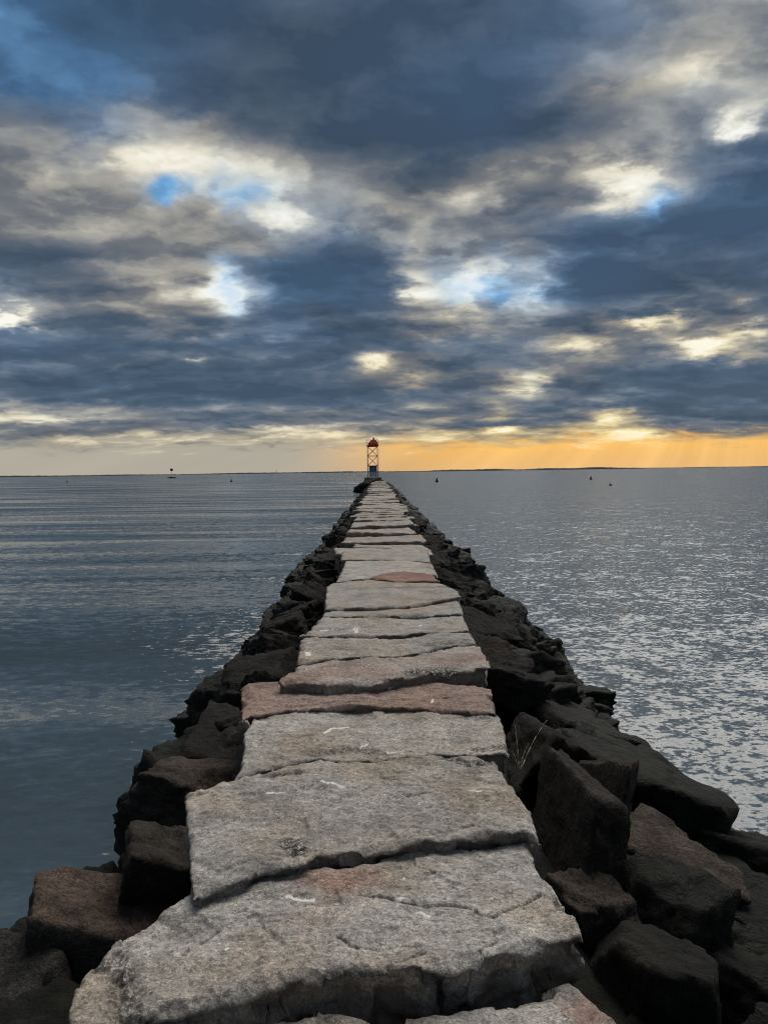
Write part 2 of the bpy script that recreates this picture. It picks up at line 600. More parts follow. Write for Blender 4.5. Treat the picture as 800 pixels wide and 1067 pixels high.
def boulder_material():
    m, t, b = new_mat('boulder_rock')
    P = geo_pos()
    rnd = obj_random()
    x, y, z = nsep(P)
    mid = nnoise(P, 6.0, 6.0, 0.62)
    big = nnoise(P, 1.5, 3.0, 0.5)
    fin = nnoise(P, 90.0, 3.0, 0.6)
    dry = nmix(rnd, (.016, .0148, .014), (.028, .022, .018))
    dry = nmix(nstep(big, 0.4, 0.68), dry, (.022, .0205, .019))
    dry = nmix(N.math('MULTIPLY', attr('dry'), 0.9, clamp=True), dry, nmix(rnd, (.064, .059, .053), (.080, .068, .057)))
    gn = N.tree.nodes.new('ShaderNodeNewGeometry')
    up = nstep(nsep(N(gn.outputs['Normal']))[2] + (mid - 0.5) * 0.5, 0.45, 0.8)
    dry = nmix(N.math('MULTIPLY', attr('rust'), up), dry, (.17, .112, .082))
    dry = nmix(1.0, dry, nramp(mid, [(0.28, (.42, .42, .42)), (0.5, (1, 1, 1)), (0.72, (1.7, 1.7, 1.7))]), 'MULTIPLY')
    dry = nmix(1.0, dry, nramp(fin, [(0.3, (.5, .5, .5)), (0.7, (1.5, 1.5, 1.5))]), 'MULTIPLY')
    seam = nnoise(N.vmath('MULTIPLY', P, (1.0, 1.0, 2.0)), 4.5, 7.0, 0.7, 1.0)
    dry = nmix(nstep(N.math('ABSOLUTE', seam - 0.5), 0.0, 0.018, 0.75, 0.0), dry, (.010, .009, .009))
    lich = nstep(nnoise(N.vmath('ADD', P, (9, 0, 0)), 12.0, 6.0, 0.7), 0.60, 0.68)
    dry = nmix(lich * 0.45, dry, (.11, .105, .095))
    weed = nmix(nstep(mid, 0.35, 0.65), (.006, .007, .006), (.016, .017, .012))
    barn = N.math('MULTIPLY', nstep(nnoise(P, 130.0, 2.0, 0.5), 0.66, 0.72), nstep(big, 0.48, 0.6))
    weed = nmix(barn * 0.6, weed, (.16, .155, .14))
    # the tide stains the lower stones black with algae, up to a ragged line
    line = nstep(z + (big - 0.5) * 0.7 + (mid - 0.5) * 0.35 + attr('dry') * 0.9, -0.62, -0.28)
    N.put(b.inputs['Base Color'], nmix(line, weed, dry))
    N.put(b.inputs['Roughness'], nstep(line, 0.0, 1.0, 0.55, 0.9))
    b.inputs['Specular IOR Level'].default_value = 0.12
    h = nnoise(P, 9.0, 8.0, 0.66) + fin * 0.12
    strata = nnoise(N.vmath('MULTIPLY', P, (1.0, 1.0, 3.2)), 5.0, 7.0, 0.7, 0.6)
    N.put(b.inputs['Normal'], bump(h + strata * 0.9 + nnoise(P, 38.0, 6.0, 0.72) * 0.35, 0.06, 1.0))
    return m


def sea_material():
    m, t, b = new_mat('sea_water')
    P = geo_pos()
    x, y, z = nsep(P)
    flat = nxyz(x, y, 0.0)
    half = (0.5, 0.5, 0.5)
    lean = (0.0, -0.055, 1.0)          # added tilt of the normals towards the viewer, so far water reflects higher sky

    def slope(vec, scale, detail, rough, ax, ay):
        v = N.vmath('SUBTRACT', nnoise(vec, scale, detail, rough, color=True), half)
        return N.vmath('MULTIPLY', v, (ax, ay, 0.0))

    # choppy water right of the breakwater, sheltered water on its left
    side = nstep(x + (nnoise(flat, 0.02, 2.0) - 0.5) * 6.0, -3.0, 3.0)
    cr = N.vmath('MULTIPLY', flat, (0.75, 1.0, 0.0))
    s = N.vmath('ADD', slope(cr, 13.0, 4.0, 0.65, 0.85, 0.95), slope(N.vmath('ADD', cr, (3, 17, 0)), 3.6, 2.0, 0.5, 0.32, 0.42))
    s = N.vmath('ADD', s, slope(N.vmath('ADD', cr, (31, 7, 0)), 0.9, 3.0, 0.55, 0.18, 0.24))
    right = N.vmath('ADD', s, (0.0, -0.05, 0.0))
    # left: long low swells and patches of fine ripple
    lo = N.vmath('MULTIPLY', flat, (0.10, 1.0, 0.0))
    patch = nstep(nnoise(N.vmath('MULTIPLY', flat, (0.4, 1.0, 0.0)), 0.09, 3.0, 0.5), 0.40, 0.62)
    l = N.vmath('ADD', slope(lo, 0.36, 2.0, 0.5, 0.03, 0.42), slope(N.vmath('MULTIPLY', flat, (0.07, 1.0, 0.0)), 1.1, 2.0, 0.5, 0.03, 0.22))
    fine = slope(N.vmath('MULTIPLY', flat, (0.55, 1.0, 0.0)), 7.0, 5.0, 0.70, 1.0, 1.4)
    sc = t.nodes.new('ShaderNodeVectorMath'); sc.operation = 'SCALE'
    N.put(sc.inputs[0], fine); N.put(sc.inputs['Scale'], patch * 0.6 + 0.6)
    left = N.vmath('ADD', N.vmath('ADD', l, N(sc.outputs[0])), (0.0, -0.10, 0.0))
    left = N.vmath('ADD', left, slope(N.vmath('MULTIPLY', flat, (0.03, 0.30, 0.0)), 1.0, 4.0, 0.62, 0.05, 1.05))
    mx = t.nodes.new('ShaderNodeMix'); mx.data_type = 'VECTOR'
    N.put(mx.inputs[0], side); N.put(mx.inputs[4], left); N.put(mx.inputs[5], right)
    nrm = N.vmath('NORMALIZE', N.vmath('ADD', N(mx.outputs[1]), lean))
    N.put(b.inputs['Normal'], nrm)
    b.inputs['Base Color'].default_value = (.050, .072, .090, 1)
    N.put(b.inputs['Roughness'], nstep(side, 0.0, 1.0, 0.10, 0.18))
    b.inputs['IOR'].default_value = 1.333
    return m


GRANITE = granite_material()
ROCK = boulder_material()
SEA = sea_material()

# ------------------------------------------------------------------ sea and far land
gx = sorted({s * v for s in (-1, 1) for v in (0, 20, 60, 150, 400, 1200, 4000, 15000, 70000)})
sv = [(x, y, WATER) for y in gx for x in gx]
n = len(gx)
sf = [(j * n + i, j * n + i + 1, (j + 1) * n + i + 1, (j + 1) * n + i) for j in range(n - 1) for i in range(n - 1)]
sea = mesh_obj('sea', sv, sf, SEA)
tag(sea, 'calm blue grey sea with ripples around the stone breakwater', 'sea', kind='structure')


def land(name, dist, a0, a1, hmax, seed, mat, taper, label):
    """A low wooded shore: a ridge with depth and an uneven crest."""
    rnd = random.Random(seed)
    V, F = [], []
    nseg = 260
    for k in range(nseg + 1):
        t = k / nseg
        a = math.radians(a0 + (a1 - a0) * t)
        prof = min(1.0, t / taper[0] if taper[0] else 1.0, (1 - t) / taper[1] if taper[1] else 1.0)
        prof = math.sqrt(max(prof, 0.0))
        h = hmax * prof * (0.72 + 0.28 * math.sin(t * 23 + seed) * math.sin(t * 9.1) + rnd.uniform(-.12, .12)) + 0.5
        for dd, hh in ((0, -3.0), (8, h * 0.55), (60, h), (500, h * 0.8), (700, -3.0)):
            V.append((math.sin(a) * (dist + dd), math.cos(a) * (dist + dd), WATER + hh))
        if k:
            o = (k - 1) * 5
            for q in range(4):
                F.append((o + q, o + 5 + q, o + 6 + q, o + q + 1))
    o = mesh_obj(name, V, F, mat)
    return tag(o, label, 'shore', kind='structure')


WOOD = plain_mat('wooded_shore', (.030, .036, .034), 0.9, 0, 0.3, 0.02)
land('far_shore', 9000, -34, 6, 15.0, 3, WOOD, (0, .15), 'long low dark shoreline along the horizon behind the light tower')
land('headland', 5200, 0.5, 19.2, 14.0, 8, WOOD, (.35, .04), 'low wooded headland tapering out across the horizon')
land('distant_coast', 16000, 15, 40, 14.0, 5, WOOD, (.2, 0), 'faint distant coast beyond the headland under the orange sky')

# ------------------------------------------------------------------ breakwater
bw = empty('breakwater', (0, 0, WATER))
tag(bw, 'long breakwater of flat granite blocks flanked by dark boulders running out to sea', 'breakwater')


def child_fix(o):
    o.matrix_parent_inverse = Matrix.Translation((0, 0, -WATER))
    return o


def resample(pts, n):
    p = np.array(pts, float)
    d = np.r_[0, np.cumsum(np.linalg.norm(np.diff(p, axis=0), axis=1))]
    t = np.linspace(0, d[-1], n)
    return np.stack([np.interp(t, d, p[:, k]) for k in range(2)], 1)


def seg_dist(P, line):
    best = np.full(len(P), 1e9)
    L = np.array(line, float)
    for a, b in zip(L[:-1], L[1:]):
        ab = b - a
        t = np.clip(((P - a) @ ab) / max(ab @ ab, 1e-9), 0, 1)
        best = np.minimum(best, np.linalg.norm(P - (a + t[:, None] * ab), axis=1))
    return best


def capstone(back, front, left, right, z, thick, seed, res, cracks=(), guano=(), pits=(), reds=(), red=0.0, rnd_r=0.05, tilt=None, amp=1.0, lobes=None):
    """One quarried block. back/front run left to right, left/right run front to back (xy metres)."""
    W = np.linalg.norm(np.array(front[-1]) - np.array(front[0]))
    H = np.linalg.norm(np.array(back[0]) - np.array(front[0]))
    nu, nv = max(6, int(W / res)), max(5, int(H / res))
    Fp, Bp = resample(front, nu + 1), resample(back, nu + 1)
    Lp, Rp = resample(left, nv + 1), resample(right, nv + 1)
    u = np.linspace(0, 1, nu + 1)[None, :, None]; v = np.linspace(0, 1, nv + 1)[:, None, None]
    S = (1 - v) * Fp[None] + v * Bp[None] + (1 - u) * Lp[:, None] + u * Rp[:, None] \
        - ((1 - u) * (1 - v) * Fp[0] + u * (1 - v) * Fp[-1] + (1 - u) * v * Bp[0] + u * v * Bp[-1])
    XY = S.reshape(-1, 2)
    uu = np.repeat(u[0, :, 0][None], nv + 1, 0).ravel(); vv = np.repeat(v[:, 0, 0][:, None], nu + 1, 1).ravel()
    P3 = np.c_[XY, np.full(len(XY), seed * 3.7)]
    edge = np.minimum(np.minimum(uu, 1 - uu) * W, np.minimum(vv, 1 - vv) * H)
    wp3 = P3 + 0.03 * np.c_[fbm(P3, 7.0, 3, .6, seed + 15), fbm(P3, 7.0, 3, .6, seed + 16), np.zeros(len(P3))]
    chip = facets(wp3, 0.17, seed + 5, 0.6)
    rr = 0.014 + rnd_r * 0.9 * np.clip(chip + 0.25, 0, 1.3) + 0.02 * fbm(P3, 12.0, 3, 0.6, seed + 6)
    rr = np.clip(rr, 0.008, 0.14)
    dd = np.clip(1 - edge / rr, 0, 1)
    drop = rr * 0.75 * (0.55 * dd + 0.45 * (1 - np.sqrt(np.clip(1 - dd * dd, 0, 1))))
    Z = z + amp * (0.030 * fbm(P3, 1.5, 3, 0.5, seed) + 0.008 * fbm(P3, 6.0, 4, 0.6, seed + 9)) - drop
    if res < 0.02:
        Z += amp * 0.007 * fbm(P3, 26.0, 3, 0.6, seed + 3)
        Z += amp * (0.0045 * facets(wp3, 0.26, seed + 17, 0.7) + 0.002 * facets(wp3, 0.07, seed + 18, 0.7))
        ledge = fbm(P3 * np.array([1, 2.2, 1]), 2.6, 4, 0.55, seed + 21)
        Z += amp * 0.0035 * np.tanh(ledge * 14)
    if tilt is not None:
        Z += (uu - 0.5) * tilt[0] + (vv - 0.5) * tilt[1]
    jig = np.c_[fbm(P3, 9.0, 3, 0.6, seed + 40), fbm(P3, 9.0, 3, 0.6, seed + 41)] * 0.018
    XY = XY + jig * np.clip(1 - edge / 0.15, 0, 1)[:, None]
    wob = np.c_[fbm(P3, 14.0, 3, 0.6, seed + 60), fbm(P3, 14.0, 3, 0.6, seed + 61)] * 0.02
    A = {k: np.zeros(len(XY)) for k in ('red', 'guano', 'pit', 'side')}
    A['red'][:] = red
    for line, w, dep in cracks:
        w = w * 0.62; dep = dep * 1.25
        d = seg_dist(XY + wob, line)
        k = 0.6 + 0.9 * np.clip(fbm(P3, 7.0, 2, 0.5, seed + 70) + 0.3, 0, 1)
        Z -= dep * k * np.exp(-(d / w) ** 2)
        A['pit'] = np.maximum(A['pit'], 1.0 * np.exp(-(d / (w * 1.1)) ** 2))
    for line, w, s in guano:
        A['guano'] = np.maximum(A['guano'], s * np.exp(-(seg_dist(XY + wob * .5, line) / w) ** 2))
    for line, w, s in pits:
        d = seg_dist(XY + wob, line)
        g = np.exp(-(d / w) ** 4)
        A['pit'] = np.maximum(A['pit'], s * g)
        Z -= 0.02 * g * (0.6 + 1.6 * fbm(P3, 22.0, 3, 0.65, seed + 80))
    for line, w, s in reds:
        A['red'] = np.maximum(A['red'], s * np.exp(-(seg_dist(XY + wob * 3, line) / w) ** 2))
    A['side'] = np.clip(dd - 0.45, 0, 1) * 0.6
    nT = len(XY)
    # skirt
    n0 = nu + 1
    loop = [i for i in range(n0)] + [j * n0 + nu for j in range(1, nv + 1)] + [nv * n0 + i for i in range(nu - 1, -1, -1)] + [j * n0 for j in range(nv - 1, 0, -1)]
    loop = np.array(loop)
    cen = XY.mean(0)
    LX = XY[loop]
    nx = np.roll(LX, -1, 0) - np.roll(LX, 1, 0)
    nrm = np.c_[nx[:, 1], -nx[:, 0]]
    nrm /= np.maximum(np.linalg.norm(nrm, axis=1), 1e-6)[:, None]
    V = [np.c_[XY, Z]]
    attrs = {k: [A[k]] for k in A}
    nk = max(3, int(thick / max(res * 1.4, 0.012)))
    m_ = len(loop)
    for k in range(1, nk + 1):
        t = k / nk
        zz = Z[loop] - t * thick
        p = np.c_[LX, zz]
        off = 0.028 * facets(p + 0.04 * fbm(p, 6.0, 2, .5, seed + 95)[:, None], 0.22, seed + 96, .8) + 0.03 * fbm(p, 3.2, 3, 0.55, seed + 90) + 0.02 * fbm(p, 12.0, 3, 0.6, seed + 91) + 0.012 * np.tanh(8 * fbm(p * np.array([1, 1, 1.8]), 5.0, 2, 0.5, seed + 92))
        off = off * min(1, t * 5) - 0.03 - 0.05 * t
        q = LX + nrm * off[:, None]
        V.append(np.c_[q, zz])
        for a in A:
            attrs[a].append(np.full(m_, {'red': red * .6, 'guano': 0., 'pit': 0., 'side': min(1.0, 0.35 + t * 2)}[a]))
    verts = np.concatenate(V)
    j, i = np.meshgrid(np.arange(nv), np.arange(nu), indexing='ij')
    a = (j * n0 + i).ravel()
    faces = np.c_[a, a + 1, a + n0 + 1, a + n0].tolist()
    prev = loop
    for k in range(nk):
        cur = nT + k * m_ + np.arange(m_)
        faces += np.c_[prev, cur, np.roll(cur, -1), np.roll(prev, -1)].tolist()
        prev = cur
    faces.append(prev[::-1].tolist())
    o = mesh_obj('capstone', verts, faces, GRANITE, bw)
    child_fix(o)
    me = o.data
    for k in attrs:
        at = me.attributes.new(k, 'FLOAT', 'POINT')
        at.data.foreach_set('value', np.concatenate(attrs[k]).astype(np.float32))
    return o


def pp(pts, z):
    return [tuple(on_plane(x, y, z)[:2]) for x, y in pts]


def traced(back, front, left=(), right=(), z=0.0, thick=0.5, seed=1, res=0.012, cracks=(), guano=(), pits=(), reds=(), **kw):
    L = [front[0]] + list(left) + [back[0]]
    R = [front[-1]] + list(right) + [back[-1]]
    cv = lambda lst: [(pp(l, z), w, s) for l, w, s in lst]
    return capstone(pp(back, z), pp(front, z), pp(L, z), pp(R, z), z, thick, seed, res,
                    cv(cracks), cv(guano), cv(pits), cv(reds), **kw)


# the blocks one can make out, outlines read off where their top faces lie
o = traced([(262, 1068), (330, 1056), (388, 1063), (440, 1058), (520, 1045), (545, 1035), (592, 1022)],
       [(120, 1330), (400, 1320), (840, 1280)], right=[(660, 1085)], z=-0.13, thick=0.6, seed=1, res=0.010,
       reds=[([(610, 1050), (620, 1066)], .10, .8)])
o['label'] = 'pinkish edged block a step lower in front of the cracked one'
o = traced([(200, 931), (262, 916), (356, 904), (400, 893), (440, 881), (504, 885), (552, 875)],
       [(70, 1082), (135, 1060), (184, 1046), (225, 1040), (266, 1030), (300, 1018), (360, 1010), (404, 1009), (460, 1007), (496, 1002), (528, 989), (564, 984), (606, 974)],
       left=[(76, 1030), (109, 987), (150, 960)], right=[(597, 955), (580, 933), (560, 905)],
       z=0.0, thick=0.42, seed=2, res=0.0055, rnd_r=0.035,
       cracks=[([(374, 932), (405, 937), (435, 942), (470, 943), (486, 946), (498, 954), (514, 959), (528, 952), (548, 942), (562, 932)], .008, .018),
               ([(352, 978), (365, 986), (400, 987), (436, 985)], .008, .012),
               ([(186, 998), (200, 985), (228, 970)], .010, .012),
               ([(280, 1040), (340, 1010), (396, 1008), (440, 992)], .010, .012),
               ([(440, 913), (470, 912)], .008, .008), ([(498, 992), (520, 980)], .008, .012)],
       guano=[([(300, 934), (312, 938), (326, 938)], .013, 1.0), ([(318, 914), (330, 913)], .010, .7), ([(414, 938), (420, 936)], .012, .95),
              ([(436, 951), (446, 953)], .016, .8), ([(234, 989), (237, 987)], .010, .8), ([(420, 917), (422, 916)], .008, .8), ([(325, 971), (338, 971)], .012, .6)],
       pits=[([(110, 1000), (130, 1010), (125, 1040), (140, 1060)], .055, .8)],
       reds=[([(330, 915), (350, 925), (375, 915)], .13, .8), ([(300, 960), (350, 960)], .10, .35)])
o['label'] = 'big pinkish cracked block with a broken pale left corner'
o = traced([(192, 824), (243, 813), (271, 804), (334, 791), (350, 796), (392, 793), (452, 786), (491, 789), (517, 796)],
       [(200, 932), (257, 915), (271, 906), (317, 898), (328, 888), (370, 883), (411, 879), (447, 874), (502, 870), (545, 864), (562, 870)],
       left=[(196, 880)], right=[(556, 850), (540, 829)], z=0.07, thick=0.5, seed=3, res=0.007, rnd_r=0.03,
       cracks=[([(400, 810), (430, 812)], .009, .010), ([(411, 827), (425, 829), (446, 827)], .009, .014), ([(515, 858), (535, 866)], .008, .01)],
       guano=[([(335, 815), (345, 818), (358, 822)], .012, 1.0), ([(278, 826), (296, 826)], .013, .9), ([(490, 826), (500, 826)], .02, .7), ([(436, 837), (440, 836)], .012, .6)],
       pits=[([(303, 875), (310, 885)], .055, 1.0), ([(466, 790), (490, 798), (510, 795)], .05, .9), ([(340, 787), (385, 792)], .035, .5),
             ([(275, 808), (310, 805)], .025, .7)])
o['label'] = 'wide grey block with a dark rough scab near its front edge'
o = traced([(266, 743), (317, 738), (400, 735), (425, 736), (470, 739), (519, 744)],
       [(241, 813), (271, 803), (334, 790), (350, 794), (392, 791), (452, 784), (491, 786), (530, 785)],
       left=[(252, 792), (255, 760)], right=[(527, 765)], z=0.06, thick=0.5, seed=4, res=0.010, rnd_r=0.03,
       guano=[([(338, 764), (345, 758), (362, 757)], .016, 1.0), ([(374, 778), (382, 776)], .012, .8), ([(458, 760), (458, 780)], .014, .5), ([(384, 759), (386, 758)], .010, .7),
              ([(403, 784), (413, 784)], .014, .8)],
       pits=[([(332, 785), (365, 780), (388, 783)], .055, .75), ([(500, 780), (526, 776)], .05, .8)])
o['label'] = 'smooth grey block in front of the long reddish one'
o = traced([(251, 712), (290, 710), (392, 713), (426, 710), (458, 712), (486, 713), (512, 719)],
       [(252, 752), (264, 744), (306, 738), (374, 737), (400, 737), (484, 741), (517, 743)], z=0.09, thick=0.5, seed=5, res=0.012, red=0.7, rnd_r=0.05,
       cracks=[([(300, 728), (360, 733), (470, 727)], .012, .012)],
       guano=[([(332, 721), (362, 721), (390, 722)], .018, .9), ([(405, 718), (412, 714)], .018, .9), ([(450, 733), (451, 728)], .014, .8)])
o['label'] = 'long reddish block jutting out on the left side'
o = traced([(311, 691), (348, 686), (388, 684), (414, 685), (445, 680), (470, 674), (498, 670)],
       [(290, 711), (340, 711), (392, 710), (430, 703), (470, 699), (490, 698), (512, 694)], right=[(507, 686)], z=0.17, thick=0.5, seed=6, res=0.014, red=0.35,
       reds=[([(315, 705), (350, 698), (390, 700)], .3, .7), ([(470, 690), (500, 684)], .25, .7)], pits=[([(428, 700), (470, 698)], .06, 1.0)],
       guano=[([(346, 695), (352, 695)], .02, .7)], rnd_r=.05)
o['label'] = 'pinkish block with a dark front face on its right end'
o = traced([(313, 664), (400, 665), (420, 665), (437, 662), (458, 660), (489, 658)],
       [(309, 692), (348, 685), (388, 683), (414, 684), (445, 679), (470, 673), (496, 668)], z=0.15, thick=0.5, seed=7, res=0.016,
       pits=[([(409, 664), (437, 662)], .06, .9), ([(450, 672), (480, 668)], .08, .6), ([(440, 660), (488, 658)], .04, .7)], guano=[([(320, 681), (321, 684)], .03, 1.0), ([(371, 659), (374, 661)], .03, 1.0)])
o = traced([(336, 643), (400, 643), (442, 643), (482, 641)], [(312, 663), (400, 663), (437, 661), (489, 657)], z=0.13, thick=0.5, seed=8, res=0.018,
       pits=[([(360, 643), (442, 643)], .04, .8)], guano=[([(335, 656), (340, 656)], .03, .9), ([(370, 655), (372, 660)], .03, .8), ([(436, 653), (440, 652)], .03, .8)])
o = traced([(341, 633), (420, 632), (478, 621)], [(335, 642), (400, 642), (442, 642), (483, 640)], z=0.13, thick=0.5, seed=9, res=0.02)
o = traced([(340, 612), (350, 607), (384, 604), (410, 607), (458, 607), (478, 618)], [(338, 634), (420, 632), (480, 622)], z=0.16, thick=0.5, seed=10, res=0.02,
           pits=[([(400, 612), (470, 612)], .08, .5)], red=.15)
o = traced([(404, 597), (420, 595), (450, 598)], [(384, 602), (410, 606), (459, 605)], z=0.17, thick=0.5, seed=11, res=0.025, red=1.0)
o['label'] = 'narrow dark red stone wedged between grey blocks'
o = traced([(360, 584), (420, 583), (450, 587)], [(350, 606), (384, 602), (404, 597), (456, 599)], z=0.16, thick=0.5, seed=12, res=0.025)
o = traced([(357, 574), (400, 573), (446, 574)], [(354, 583), (400, 583), (449, 586)], z=0.15, thick=0.5, seed=13, res=0.03)

# the rest of the walkway out to the tower: blocks follow its two edges
rng = random.Random(7)
EL_ = [(14.0, -.62), (16, -.66), (19, -.60), (33, -.80), (50, -.70), (80, -.75), (118, -.80)]
ER_ = [(14.0, .92), (16, .96), (19, .98), (33, 1.06), (50, 1.0), (80, .95), (118, .95)]
ypos = on_plane(400, 573, 0.15).y + 0.05
k = 20
while ypos < 119:
    dep = rng.uniform(0.75, 1.5)
    w0 = [np.interp(ypos, *zip(*EL_)) + rng.uniform(-.24, .12), np.interp(ypos, *zip(*ER_)) + rng.uniform(-.14, .20)]
    s = rng.uniform(-.12, .12); s2 = rng.uniform(-.12, .12)
    y0, y1 = ypos, ypos + dep
    front = [(w0[0], y0), (0.1 + rng.uniform(-.3, .3), y0 + rng.uniform(-.05, .06)), (w0[1], y0 + rng.uniform(-.06, .06))]
    back = [(w0[0] + s, y1 - .02), (0.1, y1 - rng.uniform(.02, .07)), (w0[1] + s2, y1 - .04)]
    res = 0.035 if ypos < 25 else (0.05 if ypos < 50 else 0.09)
    red = rng.choice([0, 0, 0, .1, .2, .35]) if ypos < 60 else 0
    capstone(back, front, [front[0], back[0]], [front[-1], back[-1]], 0.10 + rng.uniform(-.10, .09) * (1.0 if ypos < 25 else 0.4), 0.5, k, res, red=red, amp=2.0,
             rnd_r=0.05, tilt=(rng.uniform(-.05, .05), rng.uniform(-.05, .05)))
    ypos += dep + rng.uniform(.0, .04)
    k += 1


# ------------------------------------------------------------------ boulders
def rock_mesh(name, seed, sub, planes=15, soft=60, rough=1.0, flat_top=0.0):
    bm = bmesh.new()
    bmesh.ops.create_icosphere(bm, subdivisions=sub, radius=1.0)
    d = np.array([v.co[:] for v in bm.verts])
    d /= np.linalg.norm(d, axis=1)[:, None]
    r_ = np.random.default_rng(seed)
    nr = r_.normal(size=(planes, 3)); nr /= np.linalg.norm(nr, axis=1)[:, None]
    axes = np.array([[1, 0, 0], [-1, 0, 0], [0, 1, 0], [0, -1, 0], [0, 0, 1], [0, 0, -1]]) + r_.normal(size=(6, 3)) * 0.16
    axes /= np.linalg.norm(axes, axis=1)[:, None]
    nr = np.vstack([nr, axes])
    dist = np.r_[r_.uniform(0.80, 1.15, planes), r_.uniform(0.66, 0.86, 6)]
    q = np.clip(d @ nr.T, 0, None) / dist
    R = (q ** soft).sum(1) ** (-1.0 / soft)
    P = d * R[:, None]
    s = seed * 1.37
    P = P * (1 + rough * (0.05 * fbm(P + s, 1.6, 3, 0.5, seed) + 0.025 * fbm(P + s, 5.0, 4, 0.6, seed + 1)))[:, None]
    if sub >= 4:
        ld = np.tanh(10 * fbm(P * np.array([1.0, 1.0, 2.2]) + s, 2.3, 3, 0.55, seed + 2))
        P = P * (1 + 0.03 * rough * ld)[:, None]
    if sub >= 5:
        P = P * (1 + 0.012 * rough * fbm(P + s, 18.0, 3, 0.65, seed + 4))[:, None]
    if sub >= 4:
        wp = P + 0.10 * np.c_[fbm(P + s, 3.0, 2, .5, seed + 6), fbm(P + s, 3.0, 2, .5, seed + 7), fbm(P + s, 3.0, 2, .5, seed + 8)]
        P = P * (1 + rough * (0.050 * facets(wp + s, 0.62, seed + 11) + 0.020 * facets(wp + s, 0.24, seed + 12)))[:, None]
    for v, p in zip(bm.verts, P):
        v.co = p
    me = bpy.data.meshes.new(name)
    bm.to_mesh(me); bm.free()
    me.polygons.foreach_set('use_smooth', [True] * len(me.polygons))
    me.materials.append(ROCK)
    return me


def set_attr(me, **kw):
    for k, v in kw.items():
        at = me.attributes.new(k, 'FLOAT', 'POINT')
        at.data.foreach_set('value', np.full(len(me.vertices), v, np.float32))


VAR = [rock_mesh('boulder', 100 + i, 5, planes=5 + i % 5, soft=50 + 8 * (i % 5)) for i in range(14)]

# rubble core of the mound, below the stones
cv_, cf_ = [], []
prof = [(-3.2, -2.6), (-2.35, -1.75), (-1.6, -1.15), (-1.05, -.75), (-.75, -.52), (.75, -.52), (1.05, -.75), (1.9, -1.15), (2.9, -1.75), (3.9, -2.6)]
ys = np.arange(-6, 134.1, 0.5)
pts = np.array([(x, y, z) for y in ys for x, z in prof])
pts[:, 2] += 0.16 * fbm(pts, 1.1, 3, 0.6, 77)
pts[:, 2] = np.where(np.abs(pts[:, 0]) < 0.9, np.minimum(pts[:, 2], -0.40), pts[:, 2])
m_ = len(prof)
cf_ = [(j * m_ + i, j * m_ + i + 1, (j + 1) * m_ + i + 1, (j + 1) * m_ + i) for j in range(len(ys) - 1) for i in range(m_ - 1)]
core = child_fix(mesh_obj('rubble_core', pts, cf_, ROCK, bw))


def boulder(me, loc, scale, rot, **at):
    if at:
        me = me.copy(); set_attr(me, **at)
    ob = bpy.data.objects.new('boulder', me)
    ob.location = loc; ob.scale = scale; ob.rotation_euler = rot
    link(ob, bw); child_fix(ob)
    return ob


R_ = math.radians
